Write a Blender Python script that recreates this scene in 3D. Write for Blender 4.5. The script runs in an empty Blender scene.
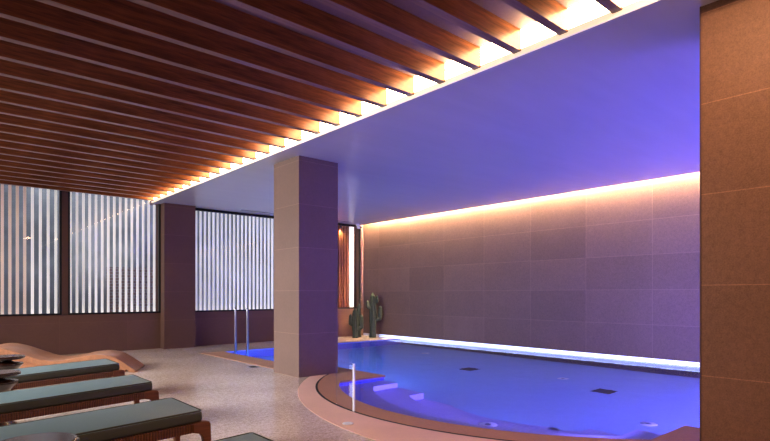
import bpy, bmesh, math, random
from mathutils import Vector, Matrix
random.seed(7)
S = bpy.context.scene
C = S.collection
PI = math.pi

# ------------------------------------------------------------------ node helpers
class N:
    def __init__(s, name):
        s.m = bpy.data.materials.new(name); s.m.use_nodes = True
        s.t = s.m.node_tree; s.t.nodes.clear()
        s.out = s.t.nodes.new('ShaderNodeOutputMaterial')
    def n(s, typ, **kw):
        x = s.t.nodes.new(typ)
        for k, v in kw.items(): setattr(x, k, v)
        return x
    def l(s, a, b): s.t.links.new(a, b)
    def put(s, sock, v):
        if hasattr(v, 'is_output'): s.l(v, sock)
        else: sock.default_value = v
    def math(s, op, a, b=0.0, c=None):
        x = s.n('ShaderNodeMath', operation=op)
        s.put(x.inputs[0], a); s.put(x.inputs[1], b)
        if c is not None: s.put(x.inputs[2], c)
        return x.outputs[0]
    def mix(s, fac, a, b, mode='MIX'):
        x = s.n('ShaderNodeMix', data_type='RGBA', blend_type=mode)
        s.put(x.inputs[0], fac); s.put(x.inputs[6], a); s.put(x.inputs[7], b)
        return x.outputs[2]
    def pos(s):
        return s.n('ShaderNodeNewGeometry').outputs['Position']
    def obj(s):
        return s.n('ShaderNodeTexCoord').outputs['Object']
    def sep(s, v):
        x = s.n('ShaderNodeSeparateXYZ'); s.l(v, x.inputs[0]); return x.outputs
    def scale(s, v, sc):
        x = s.n('ShaderNodeVectorMath', operation='MULTIPLY'); s.l(v, x.inputs[0]); x.inputs[1].default_value = sc
        return x.outputs[0]
    def noise(s, v, sc, detail=4, rough=.6):
        x = s.n('ShaderNodeTexNoise'); s.l(v, x.inputs['Vector']); x.inputs['Scale'].default_value = sc
        x.inputs['Detail'].default_value = detail; x.inputs['Roughness'].default_value = rough
        return x.outputs['Fac']
    def ramp(s, f, stops):
        x = s.n('ShaderNodeValToRGB'); s.l(f, x.inputs[0]); e = x.color_ramp.elements
        while len(e) < len(stops): e.new(.5)
        for q, (p, c) in zip(e, stops): q.position = p; q.color = rgba(c)
        return x.outputs[0]
    def bump(s, hgt, strength=.3, dist=.01):
        x = s.n('ShaderNodeBump'); s.l(hgt, x.inputs['Height'])
        x.inputs['Strength'].default_value = strength; x.inputs['Distance'].default_value = dist
        return x.outputs[0]
    def principled(s, color, rough=.5, metal=0., normal=None, spec=.5, **kw):
        b = s.n('ShaderNodeBsdfPrincipled')
        s.put(b.inputs['Base Color'], color if hasattr(color, 'is_output') else rgba(color))
        s.put(b.inputs['Roughness'], rough); b.inputs['Metallic'].default_value = metal
        b.inputs['Specular IOR Level'].default_value = spec
        if normal is not None: s.l(normal, b.inputs['Normal'])
        for k, v in kw.items(): s.put(b.inputs[k], v)
        s.l(b.outputs[0], s.out.inputs[0]); return s.m
def rgba(c): return (c[0], c[1], c[2], 1.0)
def srgb(r, g, b):
    f = lambda x: (x/255/12.92 if x/255 <= .04045 else ((x/255+.055)/1.055)**2.4)
    return (f(r), f(g), f(b))

def stone(name, col, au=None, wu=1.15, pu=0., wv=.572, pv=0., grout=1.35, var=.12, gw=.007, rough=.5, sp=.22):
    """granular tile: au = world axis (0/1) across; rows along z"""
    k = N(name); p = k.pos(); x = k.sep(p)
    fine = k.noise(p, 110, 2, .8); mid = k.noise(p, 28, 4, .7); big = k.noise(p, 1.6, 3)
    f = k.math('ADD', k.math('MULTIPLY', fine, sp*2), k.math('MULTIPLY', mid, sp))
    f = k.math('ADD', f, k.math('MULTIPLY', big, .25))
    f = k.math('ADD', f, 1 - sp*1.5 - .125)
    hgt = k.math('ADD', fine, k.math('MULTIPLY', mid, .8))
    if au is not None:
        def cell(s, w, ph):
            q = k.math('DIVIDE', k.math('SUBTRACT', s, ph), w)
            fr = k.math('FRACT', q)
            d = k.math('MULTIPLY', k.math('SUBTRACT', .5, k.math('ABSOLUTE', k.math('SUBTRACT', fr, .5))), w)
            return k.math('LESS_THAN', d, gw/2), k.math('FLOOR', q)
        mz, iz = cell(x[2], wv, pv)
        if au >= 0:
            mu, iu = cell(x[au], wu, pu)
            m = k.math('MAXIMUM', mu, mz)
        else:
            m, iu = mz, 3.0
        wn = k.n('ShaderNodeTexWhiteNoise', noise_dimensions='2D')
        cb = k.n('ShaderNodeCombineXYZ'); k.put(cb.inputs[0], iu); k.put(cb.inputs[1], iz)
        k.l(cb.outputs[0], wn.inputs['Vector'])
        f = k.math('MULTIPLY', f, k.math('ADD', 1 - var/2, k.math('MULTIPLY', wn.outputs['Value'], var)))
        f = k.math('MULTIPLY', f, k.math('ADD', 1.0, k.math('MULTIPLY', m, grout - 1)))
    c = k.mix(1.0, rgba(col), k.n('ShaderNodeCombineColor').outputs[0], 'MULTIPLY')
    cc = k.t.nodes[-1] if False else None
    comb = [n for n in k.t.nodes if n.bl_idname == 'ShaderNodeCombineColor'][-1]
    for i in range(3): k.l(f, comb.inputs[i])
    return k.principled(c, rough, normal=k.bump(hgt, .25, .004), spec=.35)

def wood(name, c1, c2, axis=0, sc=1., rough=.42, ribs=False):
    k = N(name); o = k.obj()
    st = [9., 9., 9.]; st[axis] = .55
    v = k.scale(o, tuple(a*sc for a in st))
    a = k.noise(v, 3.2, 6, .65); b = k.noise(v, 14, 3, .6)
    f = k.math('ADD', k.math('MULTIPLY', a, .7), k.math('MULTIPLY', b, .3))
    c = k.ramp(f, [(.32, c1), (.68, c2)])
    nrm = None
    if ribs:
        x = k.sep(o)
        w = k.math('SINE', k.math('MULTIPLY', x[0], 2*PI/.016))
        c = k.mix(k.math('MULTIPLY', k.math('ADD', w, 1.0), .28), c, (.02, .008, .004, 1))
        nrm = k.bump(w, .6, .004)
    return k.principled(c, rough, normal=nrm, spec=.4)

def plain(name, col, rough=.5, metal=0., sc=40, amt=.12, bump=0., spec=.5):
    k = N(name); o = k.obj()
    f = k.noise(o, sc, 3)
    c = k.mix(f, rgba([q*(1-amt) for q in col]), rgba([min(1, q*(1+amt)) for q in col]))
    return k.principled(c, rough, metal, k.bump(f, bump, .003) if bump else None, spec)

def emit(name, col, st, base=(.8, .8, .8)):
    k = N(name); o = k.obj()
    f = k.noise(o, 6, 2)
    s = k.math('MULTIPLY', k.math('ADD', .9, k.math('MULTIPLY', f, .2)), st)
    return k.principled(base, .5, **{'Emission Color': rgba(col), 'Emission Strength': s})

# ------------------------------------------------------------------ materials
M = {}
M['wall_r'] = stone('stone_wall_tiles', srgb(104, 84, 74), 1, 1.137, 10.48, .568, .035, 1.4, .2, sp=.45)
M['dado'] = stone('stone_dado_tiles', srgb(116, 86, 74), 0, 1.15, 3.0, .575, 0, 1.2, .14)
M['col'] = stone('stone_column_tiles', srgb(124, 102, 92), -1, 1, 0, .572, 0, 1.4, .08, .006)
M['col_dark'] = stone('dark_column_tiles', srgb(126, 92, 72), -1, 1, 0, .572, .012, 1.6, .08, .006, sp=.5)
M['pil'] = stone('stone_pilaster_tiles', srgb(106, 78, 66), -1, 1, 0, .572, 0, 1.4, .08, .006)
M['wall_far'] = stone('stone_plain', srgb(120, 96, 86), None)
M['coping'] = stone('brown_coping_stone', srgb(184, 138, 106), None, rough=.5, sp=.25)
M['band'] = stone('pale_border_stone', srgb(232, 192, 166), None, rough=.5, sp=.12)

def floor_mat():
    k = N('granular_floor'); p = k.pos()
    fine = k.noise(p, 70, 2, .8); mid = k.noise(p, 22, 4, .7); big = k.noise(p, 1.2, 3)
    f = k.math('ADD', k.math('MULTIPLY', fine, .75), k.math('MULTIPLY', mid, .45))
    f = k.math('ADD', f, k.math('MULTIPLY', big, .25))
    c = k.ramp(f, [(.45, srgb(138, 120, 106)), (.74, srgb(216, 196, 178)), (1.0, srgb(250, 238, 226))])
    r = k.math('ADD', .12, k.math('MULTIPLY', mid, .16))
    return k.principled(c, r, normal=k.bump(k.math('ADD', fine, mid), .16, .003), spec=.6)
M['floor'] = floor_mat()
def ceil_mat():
    k = N('white_ceiling_paint'); p = k.scale(k.pos(), (.35, 2.0, 1))
    f = k.noise(p, 2.2, 4, .6)
    c = k.mix(f, rgba(srgb(178, 178, 184)), rgba(srgb(194, 194, 200)))
    return k.principled(c, .3, spec=.5, normal=k.bump(f, .15, .01))
M['ceil'] = ceil_mat()
M['ceil_l'] = plain('lounge_ceiling_paint', srgb(128, 108, 116), .7)
M['slat'] = wood('dark_slat_wood', srgb(74, 38, 20), srgb(172, 108, 64), 0, 1.0, .28)
M['slat_under_sheen'] = wood('slat_underside_painted_sheen', srgb(112, 84, 82), srgb(150, 122, 120), 0, 1.0, .28)  # paler wood: window reflection painted into the underside colour
M['led'] = emit('warm_led', (1, .72, .40), 21)
M['lip'] = emit('glowing_cream_lip', (1, .83, .62), .55, (.85, .8, .72))  # slight emission stands in for light falling on the lip
M['led_top'] = emit('warm_wall_led', (1, .72, .42), 380)
M['led_base'] = emit('cool_base_led', (.36, .46, 1.0), .6)
M['led_line'] = emit('cool_base_line', (.62, .72, 1.0), 1.5)
M['led_win'] = emit('white_batten_led', (1, .88, .74), .85)
M['black'] = plain('black_metal', (.012, .012, .014), .4, .3)
M['grey'] = plain('grey_vent', srgb(96, 98, 110), .5)
M['steel'] = plain('polished_steel', (.36, .36, .40), .28, 1.0, amt=.04)
M['white'] = plain('white_plastic', (.75, .75, .75), .35)
M['groove'] = plain('dark_groove', (.02, .015, .012), .6)
M['cush'] = plain('teal_cushion_fabric', srgb(118, 140, 142), .42, 0, 220, .16, .3)
M['cush_side'] = plain('olive_cushion_side', srgb(74, 72, 58), .7, 0, 220, .2, .2)
M['frame'] = wood('lounger_wood', srgb(84, 46, 26), srgb(138, 82, 48), 0, 1.2)
M['rib'] = wood('ribbed_lounger_wood', srgb(92, 52, 30), srgb(146, 88, 52), 0, 1.2, .45, True)
M['table'] = wood('dark_table_wood', srgb(40, 20, 14), srgb(70, 36, 24), 0, 1.2, .2)
b_ = [n for n in M['table'].node_tree.nodes if n.type == 'BSDF_PRINCIPLED'][0]; b_.inputs['Coat Weight'].default_value = 1.0; b_.inputs['Coat Roughness'].default_value = .22; b_.inputs['Coat IOR'].default_value = 1.6
M['batwood'] = wood('red_batten_wood', srgb(126, 78, 50), srgb(184, 124, 84), 2, 1.2)
M['cactus'] = plain('cactus_green', srgb(34, 46, 28), .6, 0, 60, .4, .3)
M['mull'] = plain('brown_mullion', srgb(92, 66, 56), .5)
M['wall_dark'] = plain('plain_wall_paint', srgb(150, 128, 116), .7)

def chaise_mat():
    k = N('mosaic_chaise'); o = k.obj(); x = k.sep(o)
    def g(s):
        q = k.math('FRACT', k.math('DIVIDE', s, .02))
        return k.math('LESS_THAN', q, .12)
    m = k.math('MAXIMUM', g(x[0]), g(x[1]))
    f = k.noise(o, 5, 3)
    c = k.mix(f, rgba(srgb(178, 126, 92)), rgba(srgb(204, 150, 112)))
    c = k.mix(k.math('MULTIPLY', m, .35), c, rgba(srgb(96, 66, 50)))
    return k.principled(c, .28, spec=.5)
M['chaise'] = chaise_mat()

def batten_mat(name, top, bottom, st):  # emission stands in for cavity light on the battens, strongest at the foot
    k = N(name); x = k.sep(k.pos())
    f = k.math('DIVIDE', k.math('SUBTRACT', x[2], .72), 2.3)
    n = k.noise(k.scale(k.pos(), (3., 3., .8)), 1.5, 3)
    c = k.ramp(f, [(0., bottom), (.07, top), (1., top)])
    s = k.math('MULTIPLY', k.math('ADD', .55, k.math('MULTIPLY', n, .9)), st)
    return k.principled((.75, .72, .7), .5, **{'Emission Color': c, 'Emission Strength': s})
M['bat_w'] = batten_mat('glowing_white_batten', srgb(222, 222, 222), (1.25, 1.2, 1.12), .62)
M['bat_b'] = batten_mat('glowing_beige_batten', srgb(196, 164, 138), (1.0, .78, .6), .42)

def glass_pane(name, refl=1.0, tint=(1, 1, 1)):
    k = N(name)
    lw = k.n('ShaderNodeLayerWeight'); lw.inputs[0].default_value = .5
    fr = k.math('ADD', .06, k.math('MULTIPLY', .94, k.math('POWER', lw.outputs['Facing'], 5.0)))   # Schlick, same from both sides
    ns = k.noise(k.pos(), .9, 2)
    f = k.math('MULTIPLY', fr, k.math('ADD', refl*.9, k.math('MULTIPLY', ns, .2*refl)))
    t = k.n('ShaderNodeBsdfTransparent'); t.inputs[0].default_value = rgba(tint)
    g = k.n('ShaderNodeBsdfGlossy'); g.inputs['Roughness'].default_value = .0
    mx = k.n('ShaderNodeMixShader'); k.l(f, mx.inputs[0]); k.l(t.outputs[0], mx.inputs[1]); k.l(g.outputs[0], mx.inputs[2])
    k.l(mx.outputs[0], k.out.inputs[0]); return k.m
M['pane'] = glass_pane('window_glass', 1.2)
M['glass'] = glass_pane('barrier_glass', .45, (.97, .98, .99))
M['glass_edge'] = emit('polished_glass_edge_glow', (.8, .78, .9), .12, (.8, .8, .84))  # weak emission stands in for light caught by the edge

def water_mat():
    k = N('pool_water'); p = k.scale(k.pos(), (1, 1, 1))
    w = k.n('ShaderNodeTexNoise'); k.l(p, w.inputs['Vector']); w.inputs['Scale'].default_value = 2.6
    w.inputs['Detail'].default_value = 3; w.inputs['Distortion'].default_value = .5
    g = k.n('ShaderNodeBsdfGlass'); g.inputs['IOR'].default_value = 1.333; g.inputs['Roughness'].default_value = 0.0
    g.inputs['Color'].default_value = (.86, .92, 1, 1)
    k.l(k.bump(w.outputs['Fac'], .10, .03), g.inputs['Normal'])
    k.l(g.outputs[0], k.out.inputs[0]); return k.m
M['water'] = water_mat()
def pool_mat(name, c1, c2, tile=.05):
    k = N(name); p = k.pos(); x = k.sep(p)
    def g(s):
        return k.math('LESS_THAN', k.math('FRACT', k.math('DIVIDE', s, tile)), .1)
    m = k.math('MAXIMUM', k.math('MAXIMUM', g(x[0]), g(x[1])), g(k.math('ADD', x[2], .003)))
    f = k.noise(p, 30, 3)
    c = k.mix(f, rgba(c1), rgba(c2))
    c = k.mix(k.math('MULTIPLY', m, .25), c, (.75, .78, .85, 1))
    return k.principled(c, .4)
M['ptile'] = pool_mat('blue_mosaic', srgb(124, 160, 205), srgb(148, 182, 222))
M['pwall'] = pool_mat('deep_blue_mosaic', srgb(44, 54, 176), srgb(64, 76, 196))
M['pstep'] = pool_mat('step_mosaic', srgb(170, 165, 205), srgb(190, 185, 220))

def exterior_mat():
    k = N('exterior_facade'); p = k.pos(); x = k.sep(p)
    cb = k.n('ShaderNodeCombineXYZ'); k.l(x[0], cb.inputs[0]); k.l(x[2], cb.inputs[1])
    b = k.n('ShaderNodeTexBrick'); k.l(cb.outputs[0], b.inputs['Vector']); b.inputs['Scale'].default_value = 3.5
    b.inputs['Color1'].default_value = rgba(srgb(150, 96, 84)); b.inputs['Color2'].default_value = rgba(srgb(120, 92, 92))
    b.inputs['Mortar'].default_value = rgba(srgb(200, 205, 215))
    n = k.noise(p, .55, 4, .55)
    c = k.ramp(n, [(.3, srgb(92, 96, 102)), (.5, srgb(158, 163, 172)), (.72, srgb(222, 226, 232))])
    gx = k.math('MULTIPLY', k.math('GREATER_THAN', x[0], 3.3), k.math('LESS_THAN', x[2], 1.75))
    gx = k.math('MULTIPLY', gx, k.math('LESS_THAN', x[0], 4.6))
    c = k.mix(k.math('MULTIPLY', gx, .6), c, b.outputs['Color'])
    return k.principled(c, .8)
M['ext'] = exterior_mat()
M['ground'] = stone('exterior_paving', srgb(120, 118, 116), None)

# ------------------------------------------------------------------ mesh helpers
class MB:
    def __init__(s): s.bm = bmesh.new()
    def box(s, x0, x1, y0, y1, z0, z1, bev=0., mat=None, seg=2):
        r = bmesh.ops.create_cube(s.bm, size=1.0); vs = r['verts']
        for v in vs:
            v.co = Vector(((x0+x1)/2 + v.co.x*(x1-x0), (y0+y1)/2 + v.co.y*(y1-y0), (z0+z1)/2 + v.co.z*(z1-z0)))
        if bev:
            es = list({e for v in vs for e in v.link_edges})
            rr = bmesh.ops.bevel(s.bm, geom=es, offset=bev, segments=seg, affect='EDGES', profile=.5)
            vs = list({v for f in rr['faces'] for v in f.verts} | {v for v in vs if v.is_valid})
        if mat is not None: bmesh.ops.transform(s.bm, matrix=mat, verts=[v for v in vs if v.is_valid])
        return s
    def tube(s, pts, r, seg=12, cap=True):
        rings = []
        pts = [Vector(p) for p in pts]
        rs = r if isinstance(r, (list, tuple)) else [r]*len(pts)
        for i, p in enumerate(pts):
            a = pts[max(0, i-1)]; b = pts[min(len(pts)-1, i+1)]
            d = (b-a).normalized()
            u = d.orthogonal().normalized() if i == 0 else (u - d*u.dot(d)).normalized()
            w = d.cross(u)
            rings.append([s.bm.verts.new(p + (u*math.cos(2*PI*j/seg) + w*math.sin(2*PI*j/seg))*rs[i]) for j in range(seg)])
        for a, b in zip(rings, rings[1:]):
            for j in range(seg): s.bm.faces.new((a[j], a[(j+1) % seg], b[(j+1) % seg], b[j]))
        if cap: s.bm.faces.new(rings[0][::-1]); s.bm.faces.new(rings[-1])
        return s
    def lathe(s, prof, seg=48):
        rings = []
        for r, z in prof:
            if r < 1e-6: rings.append([s.bm.verts.new((0, 0, z))])
            else: rings.append([s.bm.verts.new((r*math.cos(2*PI*j/seg), r*math.sin(2*PI*j/seg), z)) for j in range(seg)])
        for a, b in zip(rings, rings[1:]):
            for j in range(seg):
                q = [a[j % len(a)], a[(j+1) % len(a)], b[(j+1) % len(b)], b[j % len(b)]]
                q = list(dict.fromkeys(q))
                if len(q) > 2: s.bm.faces.new(q)
        return s
    def prism(s, poly, z0, z1):
        """vertical extrusion of an xy outline"""
        a = [s.bm.verts.new((x, y, z0)) for x, y in poly]; b = [s.bm.verts.new((x, y, z1)) for x, y in poly]
        n = len(poly)
        for i in range(n): s.bm.faces.new((a[i], a[(i+1) % n], b[(i+1) % n], b[i]))
        s.bm.faces.new(b); s.bm.faces.new(a[::-1]); return s
    def face(s, pts):
        s.bm.faces.new([s.bm.verts.new(p) for p in pts]); return s
    def build(s, name, mat, parent=None, smooth=False, loc=None):
        bmesh.ops.recalc_face_normals(s.bm, faces=s.bm.faces)
        ng = [f for f in s.bm.faces if len(f.verts) > 12]
        if ng: bmesh.ops.triangulate(s.bm, faces=ng)
        me = bpy.data.meshes.new(name); s.bm.to_mesh(me); s.bm.free()
        for m in (mat if isinstance(mat, (list, tuple)) else [mat]): me.materials.append(m)
        if smooth:
            for p in me.polygons: p.use_smooth = True
        o = bpy.data.objects.new(name, me); C.objects.link(o)
        if parent: o.parent = parent
        if loc: o.location = loc
        return o
def tag(o, label=None, cat=None, group=None, kind=None):
    if label: o['label'] = label
    if cat: o['category'] = cat
    if group: o['group'] = group
    o['kind'] = kind or 'thing'
    return o
def empty(name, loc=(0, 0, 0), rz=0):
    o = bpy.data.objects.new(name, None); C.objects.link(o); o.location = loc; o.rotation_euler = (0, 0, rz)
    o.empty_display_size = .1
    return o
def struct(o, label=None):
    o['kind'] = 'structure'
    if label: o['label'] = label
    return o
def copy_tree(o, parent=None):
    c = o.copy(); C.objects.link(c)
    if parent: c.parent = parent
    for ch in list(o.children): copy_tree(ch, c)
    return c
def weighted(o, w=.01, seg=3):
    m = o.modifiers.new('edge', 'BEVEL'); m.width = w; m.segments = seg; m.limit_method = 'ANGLE'; m.angle_limit = .6
    return o

# ------------------------------------------------------------------ dimensions
CX, CY = 5.955, 3.661          # centre of the curved pool bay
XW, YF = 8.87, 11.12           # right wall, window wall
HS, HL = 2.92, 3.117           # pool soffit, lounge ceiling
XS = 3.45                      # edge of the soffit
XL, YN = -3.0, -3.0
WZ = -.014                      # water level
PF, PN = 9.7, -1.5             # far and near ends of the pool
SY0, SY1, SXE = 1.70, 5.42, 4.68   # slab edges of the bay
def arc(r, y0, y1, n=40, cx=CX, cy=CY):
    a0 = PI - math.asin((y0-cy)/r); a1 = PI - math.asin((y1-cy)/r)
    return [(cx + r*math.cos(a0 + (a1-a0)*i/n), cy + r*math.sin(a0 + (a1-a0)*i/n)) for i in range(n+1)]
RC = 2.68
basin = ([(4.3, PF), (4.3, 7.0), (SXE, 7.0), (SXE, SY1)] + arc(RC, SY1, SY0) +
         [(SXE+.1, SY0), (SXE+.1, PN), (XW+.06, PN), (XW+.06, PF)])

# ------------------------------------------------------------------ room shell
def floor_with_hole():
    bm = bmesh.new()
    def loop(pts):
        vs = [bm.verts.new((x, y, 0)) for x, y in pts]
        return [bm.edges.new((vs[i], vs[(i+1) % len(vs)])) for i in range(len(vs))]
    e = loop([(XL, YN), (XW+.06, YN), (XW+.06, PN), (SXE+.1, PN)] + [(SXE+.1, SY0)] + arc(RC, SY1, SY0)[::-1] +
             [(SXE, SY1), (SXE, 7.0), (4.3, 7.0), (4.3, PF), (XW+.06, PF), (XW+.06, YF+.3), (XL, YF+.3)])
    bmesh.ops.triangle_fill(bm, use_beauty=True, edges=e)
    for f in bm.faces:
        if f.normal.z < 0: f.normal_flip()
    me = bpy.data.meshes.new('floor'); bm.to_mesh(me); bm.free(); me.materials.append(M['floor'])
    o = bpy.data.objects.new('floor', me); C.objects.link(o); return o
struct(floor_with_hole())

def ring(rin, rout, y0i, y1i, y0o, y1o):
    return arc(rin, y1i, y0i) + arc(rout, y0o, y1o)
# coping of the curved bay and the slabs round the columns
bc = MB()
bc.prism(arc(RC-.012, SY1, SY0)[:1] + arc(RC-.012, SY1, SY0)[1:] + arc(2.924, .95, 5.98), -.022, .006)
struct(bc.build('trim_1', M['coping']))
sl = MB(); sl.prism([(SXE+.012, SY1-.012), (SXE+.012, 7.02), (4.312, 7.02), (4.312, PF), (3.88, PF), (3.88, 6.4), (4.2, 6.0), (4.0, 5.85), (3.85, SY1-.012)], -.022, .005)
struct(sl.build('trim_2', M['coping']))
sr = MB(); sr.prism([(3.3, 1.25), (3.62, PN), (SXE+.112, PN), (SXE+.112, SY0+.012), (4.0, SY0+.012), (3.9, 1.85)], -.022, .005)
struct(sr.build('trim_3', M['coping']))
gr = MB(); gr.prism(arc(2.918, 6.0, .9) + arc(2.95, .9, 6.0), -.02, .0045)
struct(gr.build('trim_4', M['groove']))
bd = MB(); bd.prism(arc(2.945, 6.0, .9) + arc(4.026, .2, 6.1, cx=6.587, cy=3.026), -.02, .0035)
struct(bd.build('trim_5', M['band']))

# pool basin
pw = MB()
for i in range(len(basin)):
    (x0, y0), (x1, y1) = basin[i], basin[(i+1) % len(basin)]
    top = -.002 if not (x0 > 8.8 and x1 > 8.8) else WZ-.01
    pw.face([(x0, y0, -1.2), (x1, y1, -1.2), (x1, y1, top), (x0, y0, top)])
struct(pw.build('wall_pool', M['pwall']))
pf = MB(); pf.face([(x, y, -1.15) for x, y in basin]); struct(pf.build('floor_pool', M['ptile']))
wt = MB(); wt.face([(x, y, WZ) for x, y in basin]); w = struct(wt.build('water_surface', M['water']))
for f in w.data.polygons:
    if f.normal.z < 0: f.flip()
# submerged steps: C-shaped treads that follow the bay
def nose(k):
    if k == 0: return [(SXE, SY1)] + arc(RC, SY1, SY0) + [(SXE, SY0)]
    r = RC - .43*k; yt = SY1 - [0, .27, .75, 1.22][k]; yb = SY0 + [0, .36, .8, 1.24][k]
    return [(SXE, yt)] + arc(r, yt, yb) + [(SXE, yb)]
for k in (1, 2, 3):
    a, b = nose(k-1), nose(k); zt = [0, -.27, -.57, -.88, -1.15][k]; zb = [0, -.27, -.57, -.88, -1.15][k+1]
    st = MB(); bm = st.bm
    va = [bm.verts.new((x, y, zt)) for x, y in a]; vb = [bm.verts.new((x, y, zt)) for x, y in b]; vc = [bm.verts.new((x, y, zb)) for x, y in b]
    vd = [bm.verts.new((x, y, -1.15)) for x, y in (a[0], b[0])]; ve = [bm.verts.new((x, y, -1.15)) for x, y in (a[-1], b[-1])]
    for i in range(len(a)-1):
        bm.faces.new((va[i], va[i+1], vb[i+1], vb[i])); bm.faces.new((vb[i], vb[i+1], vc[i+1], vc[i]))
    bm.faces.new((va[0], vb[0], vd[1], vd[0])); bm.faces.new((va[-1], vb[-1], ve[1], ve[0]))
    struct(st.build('pool_step', M['pstep']), ['', 'topmost submerged curved step along the coping', 'middle submerged curved step of the pool', 'lowest submerged curved step of the pool'][k])

# right wall, slot with the cool light strip at its foot
b = MB(); b.box(XW, XW+.3, YN, YF+.3, .062, 3.4); struct(b.build('wall_right', M['wall_r']))
b = MB(); b.box(XW+.06, XW+.3, YN, YF+.3, -1.3, -.012); b.box(XW+.054, XW+.3, YN, YF+.3, -.012, .062); struct(b.build('trim_6', M['white']))
ls = empty('pool_edge_light', (XW+.045, 4.5, 0))
q = MB(); q.box(-.008, .008, -6, 6.0, -.011, .06); q.build('diffuser', M['led_base'], ls)
q = MB(); q.box(-.014, -.008, -6, 6.0, .045, .056); q.build('light_line', M['led_line'], ls)
q = MB(); q.box(-.014, -.008, -6, 6.0, -.010, .004); q.build('light_line', M['led_line'], ls)
tag(ls, 'long bluish white light strip at the foot of the tiled wall, just above the water', 'light')

# far wall: dado, piers, mullion, head
b = MB(); b.box(XL, XW, YF, YF+.28, 0, .72); struct(b.build('wall_far', M['dado']))
b = MB(); b.box(XL, XW+.3, YF, YF+.28, 3.05, 3.4); b.box(XS, XW+.3, YF, YF+.28, 2.92, 3.06); struct(b.build('wall_far_head', M['wall_dark']))
b = MB(); b.box(XL, -.7, YF, YF+.28, .72, 3.05); b.box(8.78, XW, YF, YF+.28, .72, 2.92); struct(b.build('wall_far_pier', M['wall_far']))
b = MB(); b.box(3.62, 4.25, 10.9, YF+.28, 0, HS); struct(b.build('column', M['pil']), 'tiled pilaster between two slatted windows on the far wall')
b = MB(); b.box(1.885, 1.985, YF-.02, YF+.26, .72, 3.06); struct(b.build('trim_7', M['mull']))
b = MB(); b.box(3.72, 4.35, 6.02, 6.68, 0, HS); struct(b.build('column', M['col']), 'free-standing tiled square column on the pool edge')
b = MB(); b.box(3.72, 4.36, .57, 1.238, 0, HS); struct(b.build('column', M['col_dark']), 'tiled column cut off by the right edge of the view')
b = MB(); b.box(3.716, 3.724, 1.234, 1.242, 0, HS); struct(b.build('trim_8', M['mull']))
b = MB(); b.box(XL-.2, XL, YN, YF+.28, 0, 3.4); struct(b.build('wall_left', M['wall_dark']))
b = MB(); b.box(XL-.2, XW+.3, YN-.2, YN, 0, 3.4); struct(b.build('wall_near', M['wall_dark']))

# ceilings
b = MB(); b.box(XS, XW-.13, YN, YF, HS, HS+.22); struct(b.build('ceiling_pool', M['ceil']))
b = MB(); b.box(XW-.13, XW, YN, YF, HS+.2, HS+.24); struct(b.build('ceiling_slot', M['ceil']))
b = MB(); b.box(XL, XS, YN, YF+.28, HL, HL+.2); struct(b.build('ceiling_lounge', M['ceil_l']))
# lit edge of the soffit
lt = empty('ceiling_cove_light', (XS, 4, HS))
q = MB(); q.box(-.010, -.001, -3.2, 7.1, .052, HL-HS); q.build('diffuser', M['led'], lt)
q = MB(); q.box(-.012, -.001, -6.5, 7.1, 0, .05); q.build('lip', M['lip'], lt)
tag(lt, 'glowing warm light line between the wooden slats and the smooth pool ceiling', 'light')
wl = empty('ceiling_cove_light', (XW-.065, 4, HS+.19))
q = MB(); q.box(-.03, .03, -6.9, 7.0, -.012, .008); q.build('diffuser', M['led_top'], wl)
tag(wl, 'hidden warm light strip washing the top of the tiled pool wall', 'light')

# ceiling slats
ORD = ['first', 'second', 'third', 'fourth', 'fifth', 'sixth', 'seventh', 'eighth', 'ninth', 'tenth', 'eleventh', 'twelfth', 'thirteenth',
       'fourteenth', 'fifteenth', 'sixteenth', 'seventeenth', 'eighteenth', 'nineteenth', 'twentieth', 'twenty-first', 'twenty-second',
       'twenty-third', 'twenty-fourth', 'twenty-fifth', 'twenty-sixth', 'twenty-seventh', 'twenty-eighth']
sb = MB(); sb.box(-5.0, 0, 0, .068, 2.95, HL-.001, .002, seg=1)
slat0 = None
for k in range(25):
    y = 1.605 + .3895*k
    if slat0 is None: slat0 = o = sb.build('wooden_slat', [M['slat'], M['slat_under_sheen']]); [setattr(p, 'material_index', 1) for p in o.data.polygons if p.normal.z < -.9]
    else: o = slat0.copy(); C.objects.link(o)
    o.location = (XS-.0115, y, 0); o.rotation_euler = (0, 0, .010)
    tag(o, 'dark wooden ceiling slat, %s counting along the lit cove from the top edge' % ORD[k], 'wooden slat', 'wooden ceiling slats over the lounge')

# windows: black frames, panes; batten screens behind them
def window(n, x0, x1, z1):
    w = empty('window_%d' % n, (x0, YF, .72)); w['kind'] = 'structure'
    f = MB(); W = x1-x0; H = z1-.72; t = .03
    f.box(0, W, -.01, .05, 0, t); f.box(0, W, -.01, .05, H-t-.02, H); f.box(0, t, -.01, .05, t, H-t-.02); f.box(W-t, W, -.01, .05, t, H-t-.02)
    f.build('window_frame', M['black'], w)
    p = MB(); p.face([(t, .02, t), (W-t, .02, t), (W-t, .02, H-t-.02), (t, .02, H-t-.02)]); p.build('pane', M['pane'], w)
window(1, -.7, 1.885, 3.05); window(2, 1.985, 3.62, 3.05); window(3, 4.25, 8.78, 2.92)
def screen(x0, x1, pitch, wdt, z1, mat, label, cat='slatted screen', dep=.03):
    s = empty('batten_screen', (x0, YF+.16, .72)); tag(s, label, cat, 'upright batten screens behind the windows')
    n = int(round((x1-x0)/pitch)); p = (x1-x0)/n
    a = MB(); a.box(-wdt/2, wdt/2, -dep/2, dep/2, .002, z1-.722); first = None
    for i in range(n):
        if first is None: first = o = a.build('batten', mat, s)
        else: o = first.copy(); C.objects.link(o); o.parent = s
        o.location = (p*(i+.5), 0, 0)
    return s
screen(-.65, 1.40, .108, .045, 3.05, M['bat_b'], 'beige upright battens behind the window at the left edge')
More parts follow.
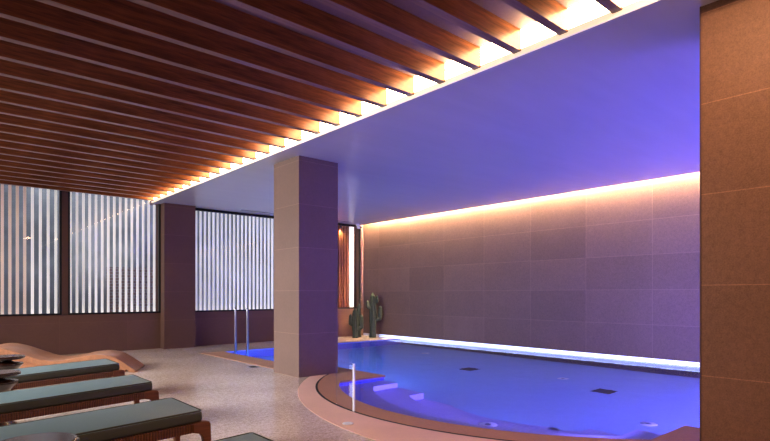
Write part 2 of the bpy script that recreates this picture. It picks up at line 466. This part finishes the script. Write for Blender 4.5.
screen(1.40, 1.88, .108, .042, 3.05, M['bat_w'], 'short run of white battens just left of the brown mullion')
screen(2.0, 3.6, .105, .040, 3.05, M['bat_w'], 'white battens with added glow in the window between brown mullion and pilaster')
screen(4.27, 7.15, .096, .038, 2.92, M['bat_w'], 'white battens with added glow in the window between pilaster and square column')
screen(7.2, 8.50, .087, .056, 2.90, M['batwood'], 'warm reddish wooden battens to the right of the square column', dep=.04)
lv = MB(); lv.box(8.53, 8.64, YF+.12, YF+.18, .722, 2.89); lv = lv.build('light_panel', M['led_win'])
tag(lv, 'tall narrow white light panel beside the reddish wooden battens', 'light')
b = MB(); b.box(7.18, 8.77, YF+.24, YF+.27, .72, 2.92); struct(b.build('trim_9', M['mull']))

# exterior seen through the battens
b = MB(); b.box(-6, 14, 14.0, 14.2, -.2, 4.2); struct(b.build('wall_exterior', M['ext']))
b = MB(); b.box(-6, 14, YF+.28, 14.0, -.3, -.2); struct(b.build('ground_exterior', M['ground']))

# small fixtures
v = empty('linear_vent', (5.15, 10.66, HS)); tag(v, 'thin grey linear air slot in the pool ceiling near the far window', 'vent')
q = MB(); q.box(0, 3.0, 0, .09, -.006, -.001); q.build('frame', M['white'], v)
q = MB(); q.box(.02, 2.98, .02, .07, -.009, -.006); q.build('slot', M['grey'], v)
cam_ = empty('ceiling_camera', (8.55, 10.95, HS)); tag(cam_, 'small white security camera on the ceiling in the far corner', 'camera')
q = MB(); q.lathe([(0, -.001), (.05, -.001), (.055, -.03), (.045, -.05), (0, -.05)], 24); q.build('base', M['white'], cam_, True)
q = MB(); q.tube([(0, 0, -.04), (0, -.02, -.08), (0, -.14, -.1)], [.03, .042, .038], 16); q.build('body', M['white'], cam_)
q = MB(); q.tube([(0, -.138, -.1), (0, -.15, -.101)], .03, 16); q.build('lens', M['black'], cam_)
sp = empty('spotlight', (8.18, YF+.075, 2.868)); tag(sp, 'small spotlight over the reddish wooden battens by the far corner', 'light')
q = MB(); q.lathe([(0, .0), (.025, .0), (.03, -.05), (.022, -.05), (0, -.045)], 20); q.build('housing', M['black'], sp)

# pool fixtures
def floor_grate(x, y, label):
    g = empty('main_drain', (x, y, -1.149)); tag(g, label, 'drain', 'square drains in the pool floor')
    q = MB(); q.box(-.13, .13, -.13, .13, .0, .012, .003, seg=1); q.build('rim', M['mull' if False else 'groove'], g)
    q = MB()
    for i in range(9): q.box(-.11, .11, -.11+.026*i, -.097+.026*i, .012, .018)
    q.build('grille', M['grate'], g)
M['grate'] = plain('dark_grate', srgb(40, 46, 70), .5)
floor_grate(7.08, 5.95, 'dark square drain in the pool floor, the farther one')
floor_grate(7.0, 3.52, 'dark square drain in the pool floor, the nearer one toward the right column')
def inlet(x, y, z, label):
    o = empty('floor_inlet', (x, y, z)); tag(o, label, 'pool inlet', 'round white inlets under water')
    q = MB(); q.lathe([(0, .012), (.035, .012), (.085, .008), (.09, .0), (0, 0)], 28); q.build('disc', M['white'], o, True)
    q = MB(); q.lathe([(0, .018), (.022, .018), (.03, .0125), (0, .0125)], 20); q.build('cap', M['steel'], o, True)
inlet(5.82, 2.44, -1.149, 'round white inlet in the pool floor in front of the right slab corner')
inlet(7.44, 4.4, -1.149, 'round white inlet in the pool floor below the middle of the lit wall')
inlet(8.02, 7.96, -1.149, 'round white inlet in the pool floor toward the far end')
inlet(4.10, 3.22, -.569, 'round white inlet on the submerged curved step')

lad = empty('pool_ladder', (4.41, 9.12, 0)); tag(lad, 'steel pool ladder with two upright rails in the far left pool corner', 'ladder')
for s in (-1, 1):
    q = MB(); y = .245*s
    q.tube([(0, y, -.8), (0, y, .80), (0, y, .842), (0, y, .856)], [.023, .023, .02, .006], 14); r = q.build('rail', M['steel'], lad, True)
    q = MB(); q.tube([(-.108, y, -.12), (0, y, -.12)], .014, 10); q.build('bracket', M['steel'], r, True)
for z in (-.2, -.45, -.7):
    q = MB(); q.box(-.04, .04, -.235, .235, z-.015, z+.015, .008); q.build('rung', M['steel'], lad)

# glass barrier on the groove
gb = empty('glass_barrier', (CX, CY, .004)); tag(gb, 'low curved clear glass panel with bright polished edge on the pool coping', 'glass barrier')
RG = 2.934
def aarc(r, a0, a1, n): return [(r*math.cos(a0+(a1-a0)*i/n), r*math.sin(a0+(a1-a0)*i/n)) for i in range(n+1)]
a_end = math.atan2(3.948-CY, 3.049-CX); a_far = math.atan2(4.30-CY, 3.105-CX)
q = MB(); q.prism(aarc(RG-.006, a_end, a_far, 20) + aarc(RG+.006, a_far, a_end, 20), 0, .445); q.build('glass_pane', M['glass'], gb)
q = MB(); x, y = RG*math.cos(a_end), RG*math.sin(a_end)
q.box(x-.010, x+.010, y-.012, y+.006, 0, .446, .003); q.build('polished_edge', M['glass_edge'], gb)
q = MB(); x, y = RG*math.cos(a_far), RG*math.sin(a_far)
q.box(x-.007, x+.007, y-.003, y+.006, 0, .446, .002); q.build('far_edge', M['pane'], gb)

fd = MB(); fd.lathe([(0, .007), (.03, .007), (.045, .005), (.047, 0), (0, 0)], 24); fd = fd.build('floor_disc', M['white'], None, True, (2.711, 3.607, .0036))
tag(fd, 'small round white cap set in the pale floor border', 'floor cap')
fg = empty('floor_drain', (3.74, 7.35, .0)); tag(fg, 'small metal floor drain between the square column and the blue pool corner', 'drain')
q = MB(); q.box(-.07, .07, -.07, .07, .0005, .005, .002, seg=1); q.build('rim', M['steel'], fg)
q = MB()
for i in range(5): q.box(-.05, .05, -.05+.022*i, -.04+.022*i, .005, .007)
q.build('grille', M['groove'], fg)

# ------------------------------------------------------------------ cactus
def cactus(x, y, stems, label):
    r = empty('potted_cactus' if False else 'cactus', (x, y, 0)); tag(r, label, 'cactus', 'column cactuses in the far corner')
    for nm, pts, rad in stems:
        q = MB(); bm = q.bm; seg = 40; rings = []
        P = [Vector(p) for p in pts]
        # resample
        path = []
        for i in range(len(P)-1):
            for j in range(6): path.append(P[i].lerp(P[i+1], j/6))
        path.append(P[-1])
        n = len(path)
        u = None
        for i, p in enumerate(path):
            d = (path[min(n-1, i+1)] - path[max(0, i-1)]).normalized()
            u = d.orthogonal().normalized() if u is None else (u - d*u.dot(d)).normalized()
            w = d.cross(u); t = i/(n-1)
            rr = rad*(1 if t < .8 else math.sqrt(max(.02, 1-((t-.8)/.2)**2)))
            rr *= .9 + .1*math.sin(t*9+len(pts))
            rings.append([bm.verts.new(p + (u*math.cos(2*PI*j/seg) + w*math.sin(2*PI*j/seg))*rr*(1+.13*math.cos(8*2*PI*j/seg))) for j in range(seg)])
        for a, b in zip(rings, rings[1:]):
            for j in range(seg): bm.faces.new((a[j], a[(j+1) % seg], b[(j+1) % seg], b[j]))
        bm.faces.new(rings[0][::-1]); bm.faces.new(rings[-1])
        q.build(nm, M['cactus'], r, True)
cactus(8.58, 10.38, [('trunk', [(0, 0, 0), (.01, 0, .5), (0, 0, 1.14)], .088),
                     ('arm', [(.03, -.02, .42), (.16, -.08, .48), (.185, -.09, .7), (.18, -.09, .80)], .056),
                     ('arm', [(-.02, 0, .72), (-.1, .05, .77), (-.115, .06, .94)], .046),
                     ('arm', [(.02, -.01, .86), (.09, -.05, .9), (.1, -.055, 1.06)], .04)],
       'tall green column cactus with upturned arms in the far corner')
cactus(8.18, 10.58, [('trunk', [(0, 0, 0), (0, 0, .3), (-.01, 0, .74)], .075),
                    ('arm', [(.02, -.02, .2), (.13, -.08, .26), (.14, -.09, .58)], .052),
                    ('arm', [(-.02, .01, .3), (-.1, .06, .36), (-.105, .06, .60)], .046)],
       'shorter dark green cactus left of the tall one, under the window sill')
cactus(8.42, 10.74, [('trunk', [(0, 0, 0), (.005, 0, .4), (0, 0, .86)], .065)],
       'slim single-stem cactus between the other two in the corner')

# ------------------------------------------------------------------ sun loungers
TILT = math.radians(-2.6)
def make_lounger():
    """foot end at the origin, running to -x; near side y=0, far side y=.54"""
    r = empty('sun_lounger')
    W = .54; L = 1.30
    Rm = Matrix.Translation((0, 0, .38)) @ Matrix.Rotation(TILT, 4, 'Y') @ Matrix.Translation((0, 0, -.38))
    # mattress (seat slab + raised back slab)
    q = MB(); q.box(-L, 0, 0, W, .305, .38, .022, Rm, 3)
    m = q.build('mattress', [M['cush'], M['cush_side']], r, True)
    q = MB(); zb = Rm @ Vector((-L, 0, .305))
    Bm = Matrix.Translation(zb) @ Matrix.Rotation(math.radians(28), 4, 'Y')
    q.box(-.62, .0, 0, W, .0, .075, .022, Bm, 3); mb = q.build('back_mattress', [M['cush'], M['cush_side']], r, True)
    for o in (m, mb):
        for p in o.data.polygons: p.material_index = 0 if p.normal.z > .55 else 1
    # piping round the top edge
    q = MB(); z = .376
    pts = [(-L+.02, .006, z), (-.02, .006, z), (-.006, .02, z), (-.006, W-.02, z), (-.02, W-.006, z), (-L+.02, W-.006, z)]
    q.tube([Rm @ Vector(p) for p in pts], .005, 8); q.build('piping', M['cush_side'], m, True)
    # side rails
    for y0, mat in ((-.008, 'rib'), (W-.02, 'rib')):
        q = MB(); q.box(-1.95, .0, y0, y0+.036, .25, .307, .006, Rm); q.build('side_rail', M[mat], r)
    q = MB(); q.box(-.045, -.005, .03, W-.02, .245, .30, .006, Rm); q.build('end_rail', M['frame'], r)
    q = MB()
    for i in range(7): q.box(-.35-.2*i, -.29-.2*i, .03, W-.02, .285, .302, .003, Rm, 1)
    q.build('slat_base', M['frame'], r)
    # legs: rounded shoulder, tapering and splayed outward
    def leg(x, s, y):
        prof = [(-.075*s, .248), (-.03*s, .238), (-.012*s, .21), (.004*s, .10), (.014*s, 0), (.044*s, 0), (.040*s, .2), (.036*s, .29), (.028*s, .306), (.0, .312), (-.075*s, .306)]
        q = MB(); a = [q.bm.verts.new((x+px, y, pz)) for px, pz in prof]; b = [q.bm.verts.new((x+px, y+.045, pz)) for px, pz in prof]
        n = len(prof)
        for i in range(n): q.bm.faces.new((a[i], a[(i+1) % n], b[(i+1) % n], b[i]))
        q.bm.faces.new(a); q.bm.faces.new(b[::-1])
        o = q.build('leg', M['frame'], r); weighted(o, .006, 2)
    for y in (-.018, W-.02): leg(.008, 1, y)
    for y in (-.018, W-.02):
        q = MB(); q.box(-1.88, -1.83, y, y+.045, 0, .225, .006); q.build('leg', M['frame'], r)
    # stretcher between the legs
    q = MB(); q.box(-1.85, -.0, W/2-.02, W/2+.02, .22, .25, .006, Rm); q.build('stretcher', M['frame'], r)
    return r
lg = make_lounger()
LG = [(1.30, 2.02, 'teal cushioned wooden sun lounger, only its cushion corner showing at the bottom edge'),
      (1.31, 3.24, 'wooden sun lounger with teal cushion right behind the nearest round table top'),
      (1.42, 4.55, 'teal cushioned wooden sun lounger, middle of the three seen at length'),
      (1.54, 5.99, 'teal cushioned wooden sun lounger next to the wavy tan chaise')]
for i, (x, y, lab) in enumerate(LG):
    o = lg if i == 0 else copy_tree(lg)
    o.location = (x, y, 0); tag(o, lab, 'sun lounger', 'wooden sun loungers in a row')

# round side tables
def make_table():
    r = empty('side_table')
    q = MB(); q.lathe([(0, .418), (.15, .418), (.168, .426), (.17, .438), (.163, .448), (.15, .45), (0, .45)], 56); tt = q.build('table_top', M['table'], r, True)
    for p in tt.data.polygons:
        if abs(p.normal.z) > .995: p.use_smooth = False
    q = MB(); q.lathe([(0, .417), (.06, .417), (.05, .40), (.07, .388), (.148, .376), (.155, .366), (.145, .352), (.10, .30), (.06, .2), (.055, .12), (.09, .04), (.14, .014), (.145, 0), (0, 0)], 48)
    q.build('pedestal', M['table'], r, True)
    return r
tb = make_table()
for i, (x, y, lab) in enumerate([(.372, 2.785, 'round dark wooden side table reflecting the window at the bottom edge'),
                                 (.455, 5.46, 'round dark wooden side table between the middle and farthest sun loungers'),
                                 (.65, 6.82, 'round dark wooden side table between the farthest sun lounger and the wavy chaise')]):
    o = tb if i == 0 else copy_tree(tb)
    o.location = (x, y, 0); tag(o, lab, 'side table', 'round side tables between the loungers')

# wavy heated chaise
def make_chaise():
    th = math.radians(26)
    r = empty('wavy_chaise', (2.2, 7.97, 0), -th)   # local -x runs to the head, +y to the far side
    prof = [(-.05, .02), (-.01, .055), (.05, .10), (.13, .158), (.25, .225), (.4, .258), (.58, .248), (.75, .213), (.9, .19), (1.02, .192), (1.12, .208), (1.27, .262), (1.45, .335), (1.58, .375), (1.7, .395), (1.82, .385), (1.95, .34), (2.1, .26)]
    # Catmull-Rom
    P = [prof[0]] + prof + [prof[-1]]; pts = []
    for i in range(1, len(P)-2):
        for j in range(5):
            t = j/5; f = lambda a, b, c, d: .5*(2*b+(c-a)*t+(2*a-5*b+4*c-d)*t*t+(3*b-a-3*c+d)*t**3)
            pts.append((f(P[i-1][0], P[i][0], P[i+1][0], P[i+2][0]), f(P[i-1][1], P[i][1], P[i+1][1], P[i+2][1])))
    pts.append(prof[-1])
    W = .68
    q = MB(); bm = q.bm
    top = [[bm.verts.new((-s, y, z)) for s, z in pts] for y in (0, W)]
    bot = [[bm.verts.new((-s, y, max(.0, z-.075))) for s, z in pts] for y in (0, W)]
    for i in range(len(pts)-1):
        bm.faces.new((top[0][i], top[0][i+1], top[1][i+1], top[1][i])); bm.faces.new((bot[0][i], bot[0][i+1], bot[1][i+1], bot[1][i]))
        for k in (0, 1): bm.faces.new((top[k][i], top[k][i+1], bot[k][i+1], bot[k][i]))
    for i in (0, -1): bm.faces.new((top[0][i], top[1][i], bot[1][i], bot[0][i]))
    o = q.build('curved_seat', M['chaise'], r, True); weighted(o, .018, 3)
    q = MB(); bm = q.bm
    base = [(s, z-.07) for s, z in pts if .09 < s < 2.0]
    for y0 in (.06,):
        a = [bm.verts.new((-s, y0, z)) for s, z in base] + [bm.verts.new((-base[-1][0], y0, 0)), bm.verts.new((-base[0][0], y0, 0))]
        b2 = [bm.verts.new((v.co.x, W-.06, v.co.z)) for v in a]; n = len(a)
        for i in range(n): bm.faces.new((a[i], a[(i+1) % n], b2[(i+1) % n], b2[i]))
        bm.faces.new(a); bm.faces.new(b2[::-1])
    q.build('base', M['chaise'], r)
    tag(r, 'tan wavy heated stone chaise along the far wall behind the wooden loungers', 'chaise')
make_chaise()

# ------------------------------------------------------------------ lights
def area(name, loc, rot, sx, sy, col, power, spread=PI):
    l = bpy.data.lights.new(name, 'AREA'); l.shape = 'RECTANGLE'; l.size = sx; l.size_y = sy; l.color = col; l.energy = power; l.spread = spread
    o = bpy.data.objects.new(name, l); C.objects.link(o); o.location = loc; o.rotation_euler = rot; return o
R = math.radians
# under water (lamps built into the pool walls, facing into the pool)
VIO = (.30, .22, 1.0); BLU = (.16, .36, 1.0)
area('pool_lamp', (6.9, PN+.04, -.5), (R(90), 0, 0), 3.6, .5, VIO, 400)
area('pool_lamp', (SXE+.13, .2, -.5), (0, R(-90), 0), .5, 2.6, VIO, 130)
area('pool_lamp', (4.42, SY0+.02, -.12), (R(95), 0, 0), .5, .12, VIO, 24, R(55))
area('pool_lamp', (4.34, 8.4, -.5), (0, R(-90), 0), .5, 2.3, BLU, 60)
area('pool_lamp', (SXE+.04, 6.2, -.5), (0, R(-90), 0), .5, 1.4, BLU, 22)
area('pool_lamp', (4.72, 3.6, -.95), (0, R(-90), 0), .2, 1.4, BLU, 1.2)
# violet fill added out of view at the near end, tints the ceiling
area('violet_fill', (7.2, YN+.3, .15), (R(155), 0, 0), 3.0, .3, (.22, .13, 1.0), 62, R(110))
# daylight fill added at the plain left wall, out of view
area('daylight_fill', (XL+.1, 7.2, 2.0), (0, R(-75), 0), 1.6, 6.0, (.92, .93, .98), 260, R(85))
area('lounge_fill', (2.75, .6, 3.05), (0, R(-12), 0), .25, 1.6, (1, .66, .40), 42)  # warm fill added out of view, brightens the top of the right column
area('lounge_fill', (.4, -1.6, 2.85), (R(30), 0, 0), 4.0, .5, (1, .80, .60), 45, R(90))  # added warm fill behind the camera, makes up for the dimmed cove
area('violet_fill', (5.6, -1.9, .25), (R(90), 0, R(-38)), 1.0, .3, (.13, .06, 1.0), 215, R(80))  # second added violet fill, unseen, aimed at the right wall
# warm spot on the wooden battens
l = bpy.data.lights.new('batten_spot', 'SPOT'); l.energy = 22; l.color = (1, .72, .46); l.spot_size = R(110); l.spot_blend = .3; l.shadow_soft_size = .02
o = bpy.data.objects.new('batten_spot', l); C.objects.link(o); o.location = (8.18, YF+.072, 2.80); o.rotation_euler = (R(8), 0, 0)

wd = bpy.data.worlds.new('sky'); S.world = wd; wd.use_nodes = True
nt = wd.node_tree; nt.nodes.clear()
bg = nt.nodes.new('ShaderNodeBackground'); wo = nt.nodes.new('ShaderNodeOutputWorld')
bg.inputs[0].default_value = (.82, .89, 1.0, 1); bg.inputs[1].default_value = 1.1
nt.links.new(bg.outputs[0], wo.inputs[0])

# ------------------------------------------------------------------ camera
cd = bpy.data.cameras.new('camera'); co = bpy.data.objects.new('camera', cd); C.objects.link(co)
co.location = (0, 0, 1.1); co.rotation_euler = (R(90), 0, -math.atan2(461, 532))
cd.sensor_width = 36; cd.lens = 532/770*36; cd.shift_y = (294-220.5)/770; cd.clip_start = .05
S.camera = co

S.view_settings.view_transform = 'Standard'
S.view_settings.look = 'None'
S.view_settings.exposure = .24
S.view_settings.gamma = .86
cy = S.cycles
cy.use_denoising = True
cy.max_bounces = 10; cy.diffuse_bounces = 5; cy.glossy_bounces = 5; cy.transmission_bounces = 8; cy.transparent_max_bounces = 12
cy.caustics_refractive = True; cy.caustics_reflective = True
cy.sample_clamp_indirect = 6; cy.blur_glossy = .5
